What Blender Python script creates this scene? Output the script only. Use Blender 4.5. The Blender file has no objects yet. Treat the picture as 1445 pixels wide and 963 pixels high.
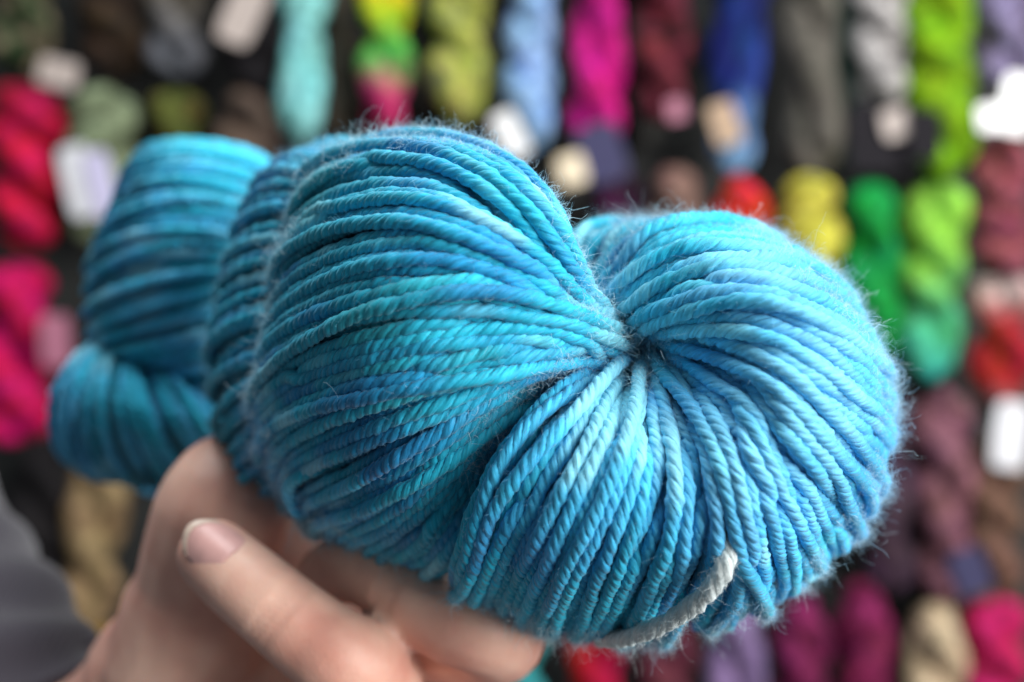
import bpy, math, random
import numpy as np
from mathutils import Vector, Matrix
from mathutils.kdtree import KDTree

random.seed(7)
rng = np.random.default_rng(11)
scene = bpy.context.scene
COL = scene.collection

# ------------------------------------------------------------------ camera
IMW, IMH, FPX = 1445.0, 963.0, 1500.0
CAMZ = 1.40
FOCUS = 0.1665
cam_data = bpy.data.cameras.new('camera')
cam = bpy.data.objects.new('camera', cam_data)
COL.objects.link(cam)
cam.location = (0, 0, CAMZ)
cam.rotation_euler = (math.radians(90), 0, 0)
cam_data.sensor_width = 36.0
cam_data.lens = 36.0 * FPX / IMW
cam_data.clip_start = 0.01
cam_data.clip_end = 50
cam_data.dof.use_dof = True
cam_data.dof.focus_distance = FOCUS
cam_data.dof.aperture_fstop = cam_data.lens / 5.0
scene.camera = cam

# ------------------------------------------------------------------ world and lights
world = bpy.data.worlds.new('World')
scene.world = world
world.use_nodes = True
bg = world.node_tree.nodes['Background']
bg.inputs[0].default_value = (0.80, 0.90, 1.0, 1)
bg.inputs[1].default_value = 0.15

def area_light(name, loc, target, size, size_y, power, color):
    d = bpy.data.lights.new(name, 'AREA')
    d.shape = 'RECTANGLE'; d.size = size; d.size_y = size_y
    d.energy = power; d.color = color
    o = bpy.data.objects.new(name, d); COL.objects.link(o)
    o.location = loc
    o.rotation_euler = (Vector(target) - Vector(loc)).to_track_quat('-Z', 'Y').to_euler()
    return o
# the shop window to the right of the photographer, and the ceiling lamps above
area_light('window_light', (1.50, -0.68, 1.85), (0.0, 0.35, 1.38), 1.5, 1.5, 88, (1.0, 0.985, 0.96))
area_light('ceiling_light', (-0.1, 0.25, 2.9), (0.0, 0.5, 1.4), 1.2, 0.9, 27, (0.95, 0.98, 1.0))

vs = scene.view_settings
scene.display_settings.display_device = 'sRGB'
vs.view_transform = 'Standard'; vs.look = 'None'; vs.exposure = 0.0; vs.gamma = 1.0
vs.use_curve_mapping = False
scene.render.engine = 'CYCLES'
scene.cycles.use_denoising = True
scene.cycles.use_adaptive_sampling = False
scene.cycles.max_bounces = 8
scene.cycles.sample_clamp_indirect = 6.0

# ------------------------------------------------------------------ helpers
def P(px, py, d):
    """photo pixel at a given distance from the camera plane -> world point"""
    return np.array([(px - IMW / 2) / FPX * d, d, CAMZ - (py - IMH / 2) / FPX * d])

def spline_matrix(n):
    """second derivatives of a natural cubic spline on integer knots: M @ y"""
    A = np.zeros((n, n)); B = np.zeros((n, n))
    A[0, 0] = A[-1, -1] = 1
    for i in range(1, n - 1):
        A[i, i - 1] = 1; A[i, i] = 4; A[i, i + 1] = 1
        B[i, i - 1] = 6; B[i, i] = -12; B[i, i + 1] = 6
    return np.linalg.solve(A, B)
_SM = {}
def spline(y, t):
    """y (n, ...) sampled at t (m,) in [0, n-1]"""
    y = np.asarray(y, float); n = len(y)
    if n not in _SM: _SM[n] = spline_matrix(n)
    flat = y.reshape(n, -1)
    m2 = _SM[n] @ flat
    t = np.clip(np.atleast_1d(t), 0, n - 1)
    i = np.minimum(t.astype(int), n - 2); f = (t - i)[:, None]
    a = 1 - f
    r = a * flat[i] + f * flat[i + 1] + ((a ** 3 - a) * m2[i] + (f ** 3 - f) * m2[i + 1]) / 6
    return r.reshape((len(t),) + y.shape[1:])

def smooth(e0, e1, x):
    t = np.clip((x - e0) / (e1 - e0), 0, 1)
    return t * t * (3 - 2 * t)

def unit(v):
    return v / np.maximum(np.linalg.norm(v, axis=-1, keepdims=True), 1e-12)

def resample(pts, ds):
    L = np.concatenate([[0], np.cumsum(np.linalg.norm(np.diff(pts, axis=0), axis=1))])
    n = max(int(L[-1] / ds), 4) + 1
    idx = np.interp(np.linspace(0, L[-1], n), L, np.arange(len(pts)))
    return spline(pts, idx), np.linspace(0, L[-1], n)

def frames(pts):
    T = unit(np.gradient(pts, axis=0))
    N = np.zeros_like(T)
    n0 = np.cross(T[0], [0.3, 0.5, 0.8]); n0 /= np.linalg.norm(n0)
    for i in range(len(T)):
        n0 = n0 - T[i] * (n0 @ T[i]); n0 = n0 / np.linalg.norm(n0)
        N[i] = n0
    return T, N, np.cross(T, N)

def new_mesh(name, verts, quads, tris=None, smooth_shade=True):
    me = bpy.data.meshes.new(name)
    nq = 0 if quads is None else len(quads); nt = 0 if tris is None else len(tris)
    me.vertices.add(len(verts)); me.vertices.foreach_set('co', np.asarray(verts, np.float32).ravel())
    li = []
    if nq: li.append(np.asarray(quads, np.int32).ravel())
    if nt: li.append(np.asarray(tris, np.int32).ravel())
    li = np.concatenate(li)
    me.loops.add(len(li)); me.loops.foreach_set('vertex_index', li)
    st = np.concatenate([np.arange(nq) * 4, nq * 4 + np.arange(nt) * 3]).astype(np.int32)
    me.polygons.add(nq + nt); me.polygons.foreach_set('loop_start', st)
    me.update(calc_edges=True)
    me.polygons.foreach_set('use_smooth', np.full(nq + nt, smooth_shade))
    me.validate()
    return me

def link(name, data, parent=None, mat=None):
    o = bpy.data.objects.new(name, data); COL.objects.link(o)
    if parent is not None: o.parent = parent
    if mat is not None: data.materials.append(mat)
    return o

def thing(name, loc, label, cat, group=None):
    o = bpy.data.objects.new(name, None); COL.objects.link(o)
    o.empty_display_size = 0.02
    o.location = loc; o['label'] = label; o['category'] = cat
    if group: o['group'] = group
    return o

def nodes_of(name):
    m = bpy.data.materials.new(name); m.use_nodes = True
    nt = m.node_tree
    return m, nt, nt.nodes['Principled BSDF'], nt.nodes.new, nt.links.new

# ------------------------------------------------------------------ materials
def yarn_material(name, fine=True):
    m, nt, b, N, K = nodes_of(name)
    at = N('ShaderNodeAttribute'); at.attribute_name = 'dye'
    uv = N('ShaderNodeUVMap'); uv.uv_map = 'fibre'
    mp = N('ShaderNodeMapping'); mp.inputs['Scale'].default_value = (330.0, 6.0, 1.0)
    K(uv.outputs[0], mp.inputs[0])
    n1 = N('ShaderNodeTexNoise'); n1.inputs['Scale'].default_value = 1.0; n1.inputs['Detail'].default_value = 3
    K(mp.outputs[0], n1.inputs['Vector'])
    hsv = N('ShaderNodeHueSaturation')
    mr = N('ShaderNodeMapRange')
    mr.inputs['From Min'].default_value = 0.3; mr.inputs['From Max'].default_value = 0.7
    mr.inputs['To Min'].default_value = 0.72; mr.inputs['To Max'].default_value = 1.28
    K(n1.outputs[0], mr.inputs[0]); K(mr.outputs[0], hsv.inputs['Value'])
    K(at.outputs['Color'], hsv.inputs['Color'])
    K(hsv.outputs[0], b.inputs['Base Color'])
    b.inputs['Roughness'].default_value = 0.62
    b.inputs['Specular IOR Level'].default_value = 0.25
    b.inputs['Sheen Weight'].default_value = 0.22
    b.inputs['Sheen Roughness'].default_value = 0.45
    b.inputs['Sheen Tint'].default_value = (0.72, 0.92, 1.0, 1)
    if fine:
        bu = N('ShaderNodeBump'); bu.inputs['Strength'].default_value = 0.9; bu.inputs['Distance'].default_value = 0.0003
        K(n1.outputs[0], bu.inputs['Height']); K(bu.outputs[0], b.inputs['Normal'])
    return m
M_YARN = yarn_material('dyed_wool')

def fuzz_material():
    m, nt, b, N, K = nodes_of('wool_fibre')
    at = N('ShaderNodeAttribute'); at.attribute_name = 'dye'
    K(at.outputs['Color'], b.inputs['Base Color'])
    b.inputs['Roughness'].default_value = 0.45
    b.inputs['Specular IOR Level'].default_value = 0.6
    tr = N('ShaderNodeBsdfTranslucent'); K(at.outputs['Color'], tr.inputs[0])
    mx = N('ShaderNodeMixShader'); mx.inputs[0].default_value = 0.5
    out = nt.nodes['Material Output']
    K(b.outputs[0], mx.inputs[1]); K(tr.outputs[0], mx.inputs[2]); K(mx.outputs[0], out.inputs[0])
    return m
M_FUZZ = fuzz_material()

def skin_material():
    m, nt, b, N, K = nodes_of('skin')
    tc = N('ShaderNodeTexCoord')
    n1 = N('ShaderNodeTexNoise'); n1.inputs['Scale'].default_value = 55; n1.inputs['Detail'].default_value = 4
    K(tc.outputs['Object'], n1.inputs['Vector'])
    cr = N('ShaderNodeValToRGB')
    cr.color_ramp.elements[0].position = 0.33; cr.color_ramp.elements[0].color = (0.64, 0.305, 0.235, 1)
    cr.color_ramp.elements[1].position = 0.68; cr.color_ramp.elements[1].color = (0.82, 0.515, 0.400, 1)
    K(n1.outputs[0], cr.inputs[0]); K(cr.outputs[0], b.inputs['Base Color'])
    b.inputs['Roughness'].default_value = 0.48
    b.inputs['Specular IOR Level'].default_value = 0.4
    b.inputs['Subsurface Weight'].default_value = 0.25
    b.inputs['Subsurface Radius'].default_value = (1.0, 0.35, 0.2)
    b.inputs['Subsurface Scale'].default_value = 0.004
    n2 = N('ShaderNodeTexVoronoi'); n2.inputs['Scale'].default_value = 1400
    K(tc.outputs['Object'], n2.inputs['Vector'])
    bu = N('ShaderNodeBump'); bu.inputs['Strength'].default_value = 0.2; bu.inputs['Distance'].default_value = 0.0002
    K(n2.outputs[0], bu.inputs['Height']); K(bu.outputs[0], b.inputs['Normal'])
    return m
M_SKIN = skin_material()

def plain(name, col, rough=0.6, spec=0.4, noise=None, metal=0.0):
    m, nt, b, N, K = nodes_of(name)
    tc = N('ShaderNodeTexCoord')
    n1 = N('ShaderNodeTexNoise'); n1.inputs['Scale'].default_value = noise or 40; n1.inputs['Detail'].default_value = 3
    K(tc.outputs['Object'], n1.inputs['Vector'])
    mx = N('ShaderNodeMixRGB'); mx.blend_type = 'MULTIPLY'; mx.inputs[0].default_value = 0.35
    mx.inputs[1].default_value = (*col, 1)
    K(n1.outputs[0], mx.inputs[2]); K(mx.outputs[0], b.inputs['Base Color'])
    b.inputs['Roughness'].default_value = rough
    b.inputs['Specular IOR Level'].default_value = spec
    b.inputs['Metallic'].default_value = metal
    return m
M_NAIL = plain('nail', (0.82, 0.46, 0.42), 0.4, 0.45, 300)
M_NAIL_TIP = plain('nail_edge', (0.80, 0.62, 0.50), 0.4, 0.5, 300)

# ------------------------------------------------------------------ dye of the skein
class Field:
    """smooth random field in space: a handful of plane waves"""
    def __init__(self, scale, n=14):
        self.k = unit(rng.normal(size=(n, 3))) * (2 * np.pi / scale) * rng.uniform(0.5, 1.5, (n, 1))
        self.ph = rng.uniform(0, 2 * np.pi, n)
    def __call__(self, p):
        return np.sin(p @ self.k.T + self.ph).sum(1) / math.sqrt(len(self.ph) / 2)
F_SKY, F_ROYAL, F_TEAL, F_PALE = Field(0.07), Field(0.05), Field(0.05), Field(0.04)
C_TURQ = np.array([0.013, 0.405, 0.580]); C_SKY = np.array([0.085, 0.440, 0.820])
C_ROYAL = np.array([0.010, 0.185, 0.470]); C_TEAL = np.array([0.010, 0.285, 0.420])
C_PALE = np.array([0.300, 0.700, 0.800]); C_MINT = np.array([0.045, 0.480, 0.470])
# splashes of dye over neighbouring strands, some with painted light and shade: pixel centre, distance, radius, colour, strength
DYE_LIGHT = [(500, 625, .169, .0105, C_ROYAL, .95), (595, 600, .163, .008, C_ROYAL, .8), (960, 560, .168, .007, C_ROYAL, .7),
          (1085, 690, .158, .006, C_ROYAL, .6), (740, 790, .163, .009, C_ROYAL, .7), (850, 790, .160, .007, C_ROYAL, .6), (1120, 420, .162, .008, C_ROYAL, .5),
          (1010, 850, .166, .008, C_ROYAL, .6), (560, 770, .185, .010, C_ROYAL, .6), (610, 340, .160, .008, C_ROYAL, .35),
          (1180, 480, .165, .018, C_SKY, .55), (1180, 640, .165, .018, C_SKY, .55), (850, 700, .157, .018, C_SKY, .5),  # sky on the right lobe is partly light painted into the dye
          (1150, 570, .158, .016, C_PALE, .35), (1060, 360, .168, .012, C_PALE, .3),
          (430, 450, .180, .020, C_TEAL, .6), (640, 600, .162, .012, C_TEAL, .4), (900, 820, .162, .009, C_TEAL, .7)]  # teal on the left and at the bottom is partly painted shade
DYE_LIGHT = [(P(a, b, c), r, col, w) for a, b, c, r, col, w in DYE_LIGHT]

def mixc(c, col, w):
    return c + (col - c) * w[:, None]

def dye_colour(p, s, seed):
    r = np.random.default_rng(seed)
    a = r.uniform(0, 6.28, 6); fq = r.uniform(0.6, 1.6, 6)
    wob = sum(np.sin(s * 2 * np.pi / 0.036 * fq[i] + a[i]) for i in range(3)) / 2
    wob2 = sum(np.sin(s * 2 * np.pi / 0.048 * fq[i] + a[i]) for i in range(3, 6)) / 2
    q = p + r.normal(size=3) * 0.004
    c = np.tile(C_TURQ, (len(p), 1))
    c = mixc(c, C_SKY, smooth(-0.2, 1.6, F_SKY(q) + 0.8 * wob) * 0.62)
    c = mixc(c, C_TEAL, smooth(0.3, 1.8, F_TEAL(q) + 0.6 * wob2) * 0.8)
    c = mixc(c, C_MINT, smooth(1.0, 2.2, F_TEAL(-q) + 0.7 * wob) * 0.3)
    for ce, rad, col, w in DYE_LIGHT:
        dd = np.linalg.norm(q - ce, axis=1)
        c = mixc(c, col, w * smooth(1.5, 0.4, dd / rad + 0.25 * wob))
    c = mixc(c, C_ROYAL, smooth(1.15, 2.5, F_ROYAL(q) + 1.0 * wob2) * 0.65)
    c = mixc(c, C_PALE, smooth(1.0, 2.6, F_PALE(q) + 1.1 * wob) * 0.62)
    c *= r.uniform(0.90, 1.10)
    return c

# ------------------------------------------------------------------ guides of the five coils (pixel x, pixel y, distance)
G_LEFT = [
 [(845,452,.187),(833,412,.173),(817,335,.169),(780,262,.172),(705,203,.182),(600,180,.196),(505,215,.216),(520,300,.24)],
 [(850,460,.184),(837,428,.172),(792,345,.163),(720,268,.162),(620,218,.170),(500,214,.187),(425,262,.207),(440,340,.238)],
 [(858,465,.184),(840,438,.171),(774,360,.160),(690,298,.158),(590,262,.163),(480,272,.177),(405,325,.199),(412,395,.232)],
 [(862,470,.184),(844,446,.171),(768,387,.159),(672,336,.155),(570,314,.158),(460,335,.173),(385,395,.197),(395,460,.23)],
 [(868,478,.184),(852,462,.171),(772,414,.159),(672,377,.155),(560,366,.156),(448,395,.171),(372,455,.196),(382,520,.23)],
 [(876,488,.184),(864,478,.171),(782,447,.160),(680,424,.155),(560,424,.156),(440,455,.171),(362,512,.197),(372,575,.23)],
 [(878,492,.184),(868,487,.171),(782,476,.161),(670,477,.157),(550,494,.157),(440,525,.172),(366,578,.198),(376,640,.23)],
 [(874,498,.186),(862,494,.173),(772,502,.162),(660,527,.158),(550,559,.160),(450,594,.174),(382,640,.200),(392,695,.23)],
 [(860,505,.188),(822,512,.174),(742,537,.164),(640,582,.161),(550,619,.164),(470,655,.178),(410,690,.201),(420,730,.23)],
 [(840,520,.190),(792,536,.177),(722,572,.168),(640,632,.166),(570,682,.170),(505,722,.183),(455,745,.204),(465,770,.23)],
 [(820,540,.192),(772,560,.181),(712,612,.174),(650,682,.173),(600,732,.177),(560,768,.188),(525,785,.206),(530,795,.23)],
 [(800,570,.194),(762,600,.186),(717,662,.182),(682,722,.182),(650,780,.185),(630,810,.194),(610,822,.208),(610,826,.23)],
]
G_RIGHT = [
 [(898,500,.187),(862,512,.171),(782,556,.162),(717,622,.160),(680,695,.162),(658,768,.168),(643,820,.183),(640,830,.212)],
 [(905,503,.186),(880,520,.170),(812,585,.160),(755,660,.158),(712,738,.162),(685,800,.171),(668,842,.187),(668,848,.215)],
 [(912,506,.186),(895,528,.170),(845,600,.158),(790,685,.156),(748,765,.161),(722,822,.172),(706,860,.189),(708,864,.218)],
 [(920,508,.186),(912,532,.170),(877,612,.157),(832,700,.155),(790,785,.160),(763,842,.172),(747,877,.190),(750,878,.220)],
 [(928,508,.186),(928,535,.170),(912,622,.157),(880,715,.155),(840,800,.160),(813,858,.172),(797,893,.190),(800,892,.220)],
 [(935,507,.186),(944,535,.170),(952,622,.158),(942,722,.155),(908,810,.160),(880,868,.173),(858,905,.190),(860,902,.220)],
 [(939,506,.186),(955,534,.170),(985,615,.158),(1000,712,.155),(995,795,.160),(968,852,.174),(940,900,.190),(940,897,.220)],
 [(941,504,.186),(963,529,.170),(1005,606,.158),(1030,705,.155),(1038,795,.161),(1030,850,.174),(1012,890,.191),(1008,887,.220)],
 [(942,500,.186),(970,521,.170),(1022,590,.157),(1062,690,.154),(1085,775,.161),(1090,825,.175),(1082,860,.192),(1074,860,.225)],
 [(942,494,.186),(972,510,.170),(1045,565,.156),(1100,650,.154),(1138,728,.162),(1157,778,.177),(1163,805,.195),(1150,808,.225)],
 [(940,488,.186),(970,495,.170),(1060,530,.156),(1130,600,.154),(1182,667,.163),(1208,714,.178),(1218,745,.196),(1200,750,.228)],
 [(935,482,.186),(962,478,.170),(1060,490,.156),(1140,545,.155),(1202,608,.164),(1238,650,.180),(1248,678,.198),(1228,682,.230)],
 [(925,476,.186),(950,462,.170),(1050,450,.157),(1140,490,.156),(1212,543,.166),(1248,586,.182),(1258,610,.200),(1232,610,.232)],
 [(912,470,.186),(930,450,.171),(1030,412,.159),(1130,435,.158),(1202,478,.168),(1240,517,.185),(1250,542,.202),(1224,542,.235)],
 [(900,465,.187),(910,440,.173),(990,387,.163),(1090,390,.162),(1172,420,.172),(1217,456,.188),(1228,482,.205),(1198,478,.238)],
 [(888,460,.188),(893,428,.176),(955,368,.169),(1040,354,.168),(1122,372,.178),(1178,405,.192),(1193,425,.208),(1163,420,.240)],
 [(875,455,.190),(878,418,.180),(920,354,.176),(990,330,.176),(1068,334,.184),(1125,358,.198),(1145,378,.213),(1106,372,.245)],
 [(862,452,.192),(862,410,.185),(885,350,.183),(930,319,.184),(1000,312,.192),(1055,324,.205),(1080,338,.220),(1047,342,.250)],
 [(850,450,.194),(848,405,.190),(860,355,.190),(885,322,.192),(930,309,.200),(985,313,.212),(1010,324,.225),(980,332,.250)],
 [(840,445,.197),(836,400,.196),(838,358,.197),(850,332,.199),(875,319,.206),(910,318,.217),(930,325,.230),(910,337,.250)],
 [(842,440,.202),(826,395,.201),(806,352,.204),(806,328,.207),(828,318,.213),(858,316,.223),(880,321,.235),(868,336,.252)],
]
G_RIDGE = [
 [(640,240,.225),(590,212,.217),(540,195,.215),(490,186,.219),(450,192,.230),(440,215,.250)],
 [(580,280,.222),(500,245,.213),(440,222,.212),(395,222,.220),(368,245,.235),(375,280,.258)],
 [(540,340,.222),(455,305,.211),(395,286,.209),(350,292,.218),(325,318,.234),(338,350,.260)],
 [(520,410,.222),(430,375,.210),(370,362,.208),(325,375,.217),(303,402,.234),(318,430,.260)],
 [(510,480,.222),(420,450,.210),(358,444,.208),(313,462,.217),(292,490,.234),(308,515,.260)],
 [(510,545,.223),(425,522,.210),(360,520,.208),(315,545,.217),(294,575,.234),(310,595,.260)],
 [(520,600,.224),(440,582,.211),(378,588,.209),(332,618,.218),(310,645,.235),(325,660,.260)],
 [(540,650,.226),(465,640,.214),(408,650,.212),(365,678,.220),(345,700,.236),(358,708,.260)],
 [(560,690,.230),(500,690,.220),(455,700,.219),(420,715,.226),(402,725,.240),(415,726,.260)],
]
G_FAR_UP = [
 [(430,262,.305),(380,218,.292),(320,197,.287),(255,193,.287),(200,207,.296),(180,235,.315)],
 [(430,310,.300),(385,258,.283),(320,230,.274),(240,226,.274),(175,250,.288),(155,285,.315)],
 [(430,348,.298),(385,310,.278),(315,285,.267),(225,283,.267),(152,308,.284),(130,345,.315)],
 [(430,380,.298),(385,358,.276),(310,342,.264),(215,344,.264),(138,370,.283),(118,400,.315)],
 [(430,405,.298),(385,400,.276),(310,398,.264),(215,408,.264),(136,430,.283),(116,450,.315)],
 [(430,430,.298),(388,440,.277),(315,450,.266),(225,468,.266),(148,486,.284),(126,500,.315)],
 [(430,460,.300),(390,482,.281),(325,502,.271),(250,522,.272),(180,534,.288),(155,540,.315)],
 [(430,490,.304),(395,522,.288),(340,552,.281),(285,572,.283),(230,576,.297),(205,572,.318)],
]
G_FAR_LOW = [
 [(150,476,.302),(112,490,.287),(78,535,.283),(64,590,.289),(74,640,.303),(100,665,.325)],
 [(158,480,.297),(128,508,.278),(103,562,.272),(100,622,.278),(122,668,.296),(150,684,.325)],
 [(168,484,.294),(150,520,.272),(140,580,.265),(150,640,.273),(180,685,.294),(205,695,.325)],
 [(182,488,.293),(178,530,.270),(185,592,.263),(208,650,.272),(238,688,.294),(258,694,.325)],
 [(200,493,.293),(210,538,.271),(230,598,.264),(260,648,.274),(286,680,.295),(300,686,.325)],
 [(222,500,.294),(244,542,.273),(274,594,.267),(304,636,.278),(326,664,.297),(338,668,.325)],
 [(248,508,.297),(280,544,.278),(314,586,.274),(342,620,.285),(358,644,.301),(366,648,.325)],
 [(275,515,.300),(312,545,.285),(344,575,.283),(364,602,.291),(376,622,.304),(380,628,.325)],
]

class Coil:
    def __init__(self, guides):
        self.g = np.array([[P(*c) for c in row] for row in guides])
        self.ng, self.nc = self.g.shape[:2]
        mid = spline(self.g[:, self.nc // 2 - 1], np.linspace(0, self.ng - 1, 200))
        L = np.concatenate([[0], np.cumsum(np.linalg.norm(np.diff(mid, axis=0), axis=1))])
        self.L = L[-1]
        sil = spline(self.g[:, self.nc - 3], np.linspace(0, self.ng - 1, 200))
        Ls = np.concatenate([[0], np.cumsum(np.linalg.norm(np.diff(sil, axis=0), axis=1))])
        self.sil2u = lambda a: np.interp(a, Ls / Ls[-1], np.linspace(0, self.ng - 1, 200))
        self.arc2u = lambda a: np.interp(a, L / L[-1], np.linspace(0, self.ng - 1, 200))
        self.cen = self.g.reshape(-1, 3).mean(0)
        iu, iv = self.ng // 2, self.nc // 2 - 1
        n0 = np.cross(self.g[iu + 1, iv] - self.g[iu - 1, iv], self.g[iu, iv + 1] - self.g[iu, iv - 1])
        self.sign = 1.0 if n0 @ (np.array([0, 0, CAMZ]) - self.g[iu, iv]) > 0 else -1.0
    def at(self, u, v):
        """u, v arrays of the same length (u in 0..ng-1, v in 0..nc-1)"""
        rows = spline(self.g, u)                       # (m, nc, 3)
        out = np.empty((len(u), 3))
        for i in range(len(u)):
            out[i] = spline(rows[i], v[i:i + 1])[0]
        return out
    def line(self, u, v, off):
        n = len(v)
        p = self.at(u, v)
        du = self.at(np.clip(u + 0.08, 0, self.ng - 1), v) - self.at(np.clip(u - 0.08, 0, self.ng - 1), v)
        dv = np.gradient(p, axis=0)
        nn = unit(np.cross(unit(du), unit(dv))) * self.sign
        return p - nn * off[:, None], nn

for row in G_RIGHT:
    for k, dx in ((0, -24), (1, -20), (2, -6)):
        row[k] = (row[k][0] + dx, row[k][1], row[k][2])
coils = {k: Coil(g) for k, g in dict(left=G_LEFT, right=G_RIGHT, ridge=G_RIDGE, far_up=G_FAR_UP, far_low=G_FAR_LOW).items()}

YR = 0.00127            # yarn radius
lines = []              # dicts: coil, pts, normal, layer, rad
def lay(coil, spacing, layers, pit, jit, rad=YR, nv=64, cross=0.05):
    c = coils[coil]
    n = int(round(c.L / spacing))
    for ly in range(layers):
        for i in range(n + (0 if ly % 2 else 1)):
            a = (i + (0.5 if ly % 2 else 0.0)) / n
            a = np.clip(a + rng.normal() * jit / n, 0, 1)
            v = np.linspace(0, 1, nv)
            ph = rng.uniform(0, 6.28, 2)
            drift = rng.normal() * cross * 1.3
            aa = a + (1.0 / n) * (np.sin(v * 4.0 + ph[0]) * 0.30 + np.sin(v * 8 + ph[1]) * 0.12) + drift * (v - 0.5)
            aa = np.clip(aa, 0.0, 1.0)
            off = np.full(nv, rad + ly * rad * 1.62) + rng.normal() * rad * 0.42
            off += np.sin(v * 6 + ph[1]) * rad * 0.2
            if pit:
                off += ((i * 5 + ly * 2) % 4) * rad * 1.35 * smooth(0.40, 0.10, v)
            p, nn = c.line(c.arc2u(aa), v * (c.nc - 1), off)
            lines.append(dict(coil=coil, pts=p, nrm=nn, layer=ly, under=pit and ly > 0, rad=rad * rng.uniform(0.93, 1.06)))
lay('left', 0.00220, 2, True, 0.40, cross=0.014)
lay('right', 0.00222, 2, True, 0.40, cross=0.006)
lay('ridge', 0.0025, 1, False, 0.3, YR * 1.12, 40, 0.01)
lay('far_up', 0.0027, 1, False, 0.35, YR * 1.2, 40, 0.02)
lay('far_low', 0.0027, 1, False, 0.35, YR * 1.2, 40, 0.02)
# shorter strands that come up between the others where the coil fans out
for coil, n, lo, hi in (('right', 58, .16, .34), ('right', 30, .42, .55), ('left', 26, .16, .34)):
    c = coils[coil]
    for i in range(n):
        v0 = rng.uniform(lo, hi); v = np.linspace(v0, 1, 52)
        a = np.clip((i + 0.5 + rng.normal() * 0.25) / n, 0.004, 0.996)
        aa = np.clip(a + 0.003 * np.sin(v * 7 + rng.uniform(0, 6.28)), 0, 1)
        off = np.full(52, YR * rng.uniform(0.9, 1.6)) + YR * 5.5 * smooth(v0 + 0.26, v0 + 0.02, v)
        p, nn = c.line(c.sil2u(aa), v * (c.nc - 1), off)
        lines.append(dict(coil=coil, pts=p, nrm=nn, layer=1, rad=YR * rng.uniform(0.93, 1.05)))
# loose strands that wander over their neighbours
for coil, a0, a1, v0, v1 in [('left', .36, .46, .02, .95), ('left', .60, .52, .03, .95), ('left', .20, .13, .1, .95),
                             ('right', .055, .012, .03, .98), ('right', .50, .53, .05, .98), ('right', .68, .63, .05, .95),
                             ('right', .26, .30, .05, .97), ('left', .80, .72, .1, .95)]:
    c = coils[coil]; v = np.linspace(v0, v1, 64)
    p, nn = c.line(c.arc2u(np.clip(a0 + (a1 - a0) * smooth(0, 1, v) + 0.004 * np.sin(v * 9), 0, 1)), v * (c.nc - 1), np.full(64, -0.0004))
    lines.append(dict(coil=coil, pts=p, nrm=nn, layer=0, rad=YR))

# push the strands apart so that they pack side by side instead of running through each other
def relax(sel, iters):
    seg = [resample(l['pts'], 0.0021) for l in sel]
    pts = [s[0] for s in seg]
    for l, s in zip(sel, seg):
        L = np.linspace(0, 1, len(s[0]))
        l['nrm'] = unit(np.stack([np.interp(L, np.linspace(0, 1, len(l['nrm'])), l['nrm'][:, k]) for k in range(3)], 1))
    orig = [p.copy() for p in pts]
    ids = np.concatenate([np.full(len(p), i) for i, p in enumerate(pts)])
    rad = np.array([sel[i]['rad'] for i in ids])
    start = np.cumsum([0] + [len(p) for p in pts])
    for it in range(iters):
        X = np.concatenate(pts)
        kd = KDTree(len(X))
        for i, x in enumerate(X): kd.insert(x, i)
        kd.balance()
        push = np.zeros_like(X)
        D = 2 * YR * 0.98
        for i, x in enumerate(X):
            for co, j, dist in kd.find_range(x, D):
                if ids[j] == ids[i] or dist < 1e-7: continue
                dm = (rad[i] + rad[j]) * 0.83
                if dist < dm:
                    push[i] += (x - X[j]) / dist * (dm - dist) * 0.5
        ln = np.linalg.norm(push, axis=1, keepdims=True)
        push *= np.minimum(1, 0.0006 / np.maximum(ln, 1e-9))
        X = X + push * 0.8
        for k in range(len(pts)):
            q = X[start[k]:start[k + 1]].copy()
            s = q.copy(); s[1:-1] = (q[:-2] + 2 * q[1:-1] + q[2:]) / 4
            q = q + (s - q) * 0.6
            q += (orig[k] - q) * 0.05
            pts[k] = q
    for l, p in zip(sel, pts): l['pts'] = p
relax([l for l in lines if l['coil'] in ('left', 'right')], 12)

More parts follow.
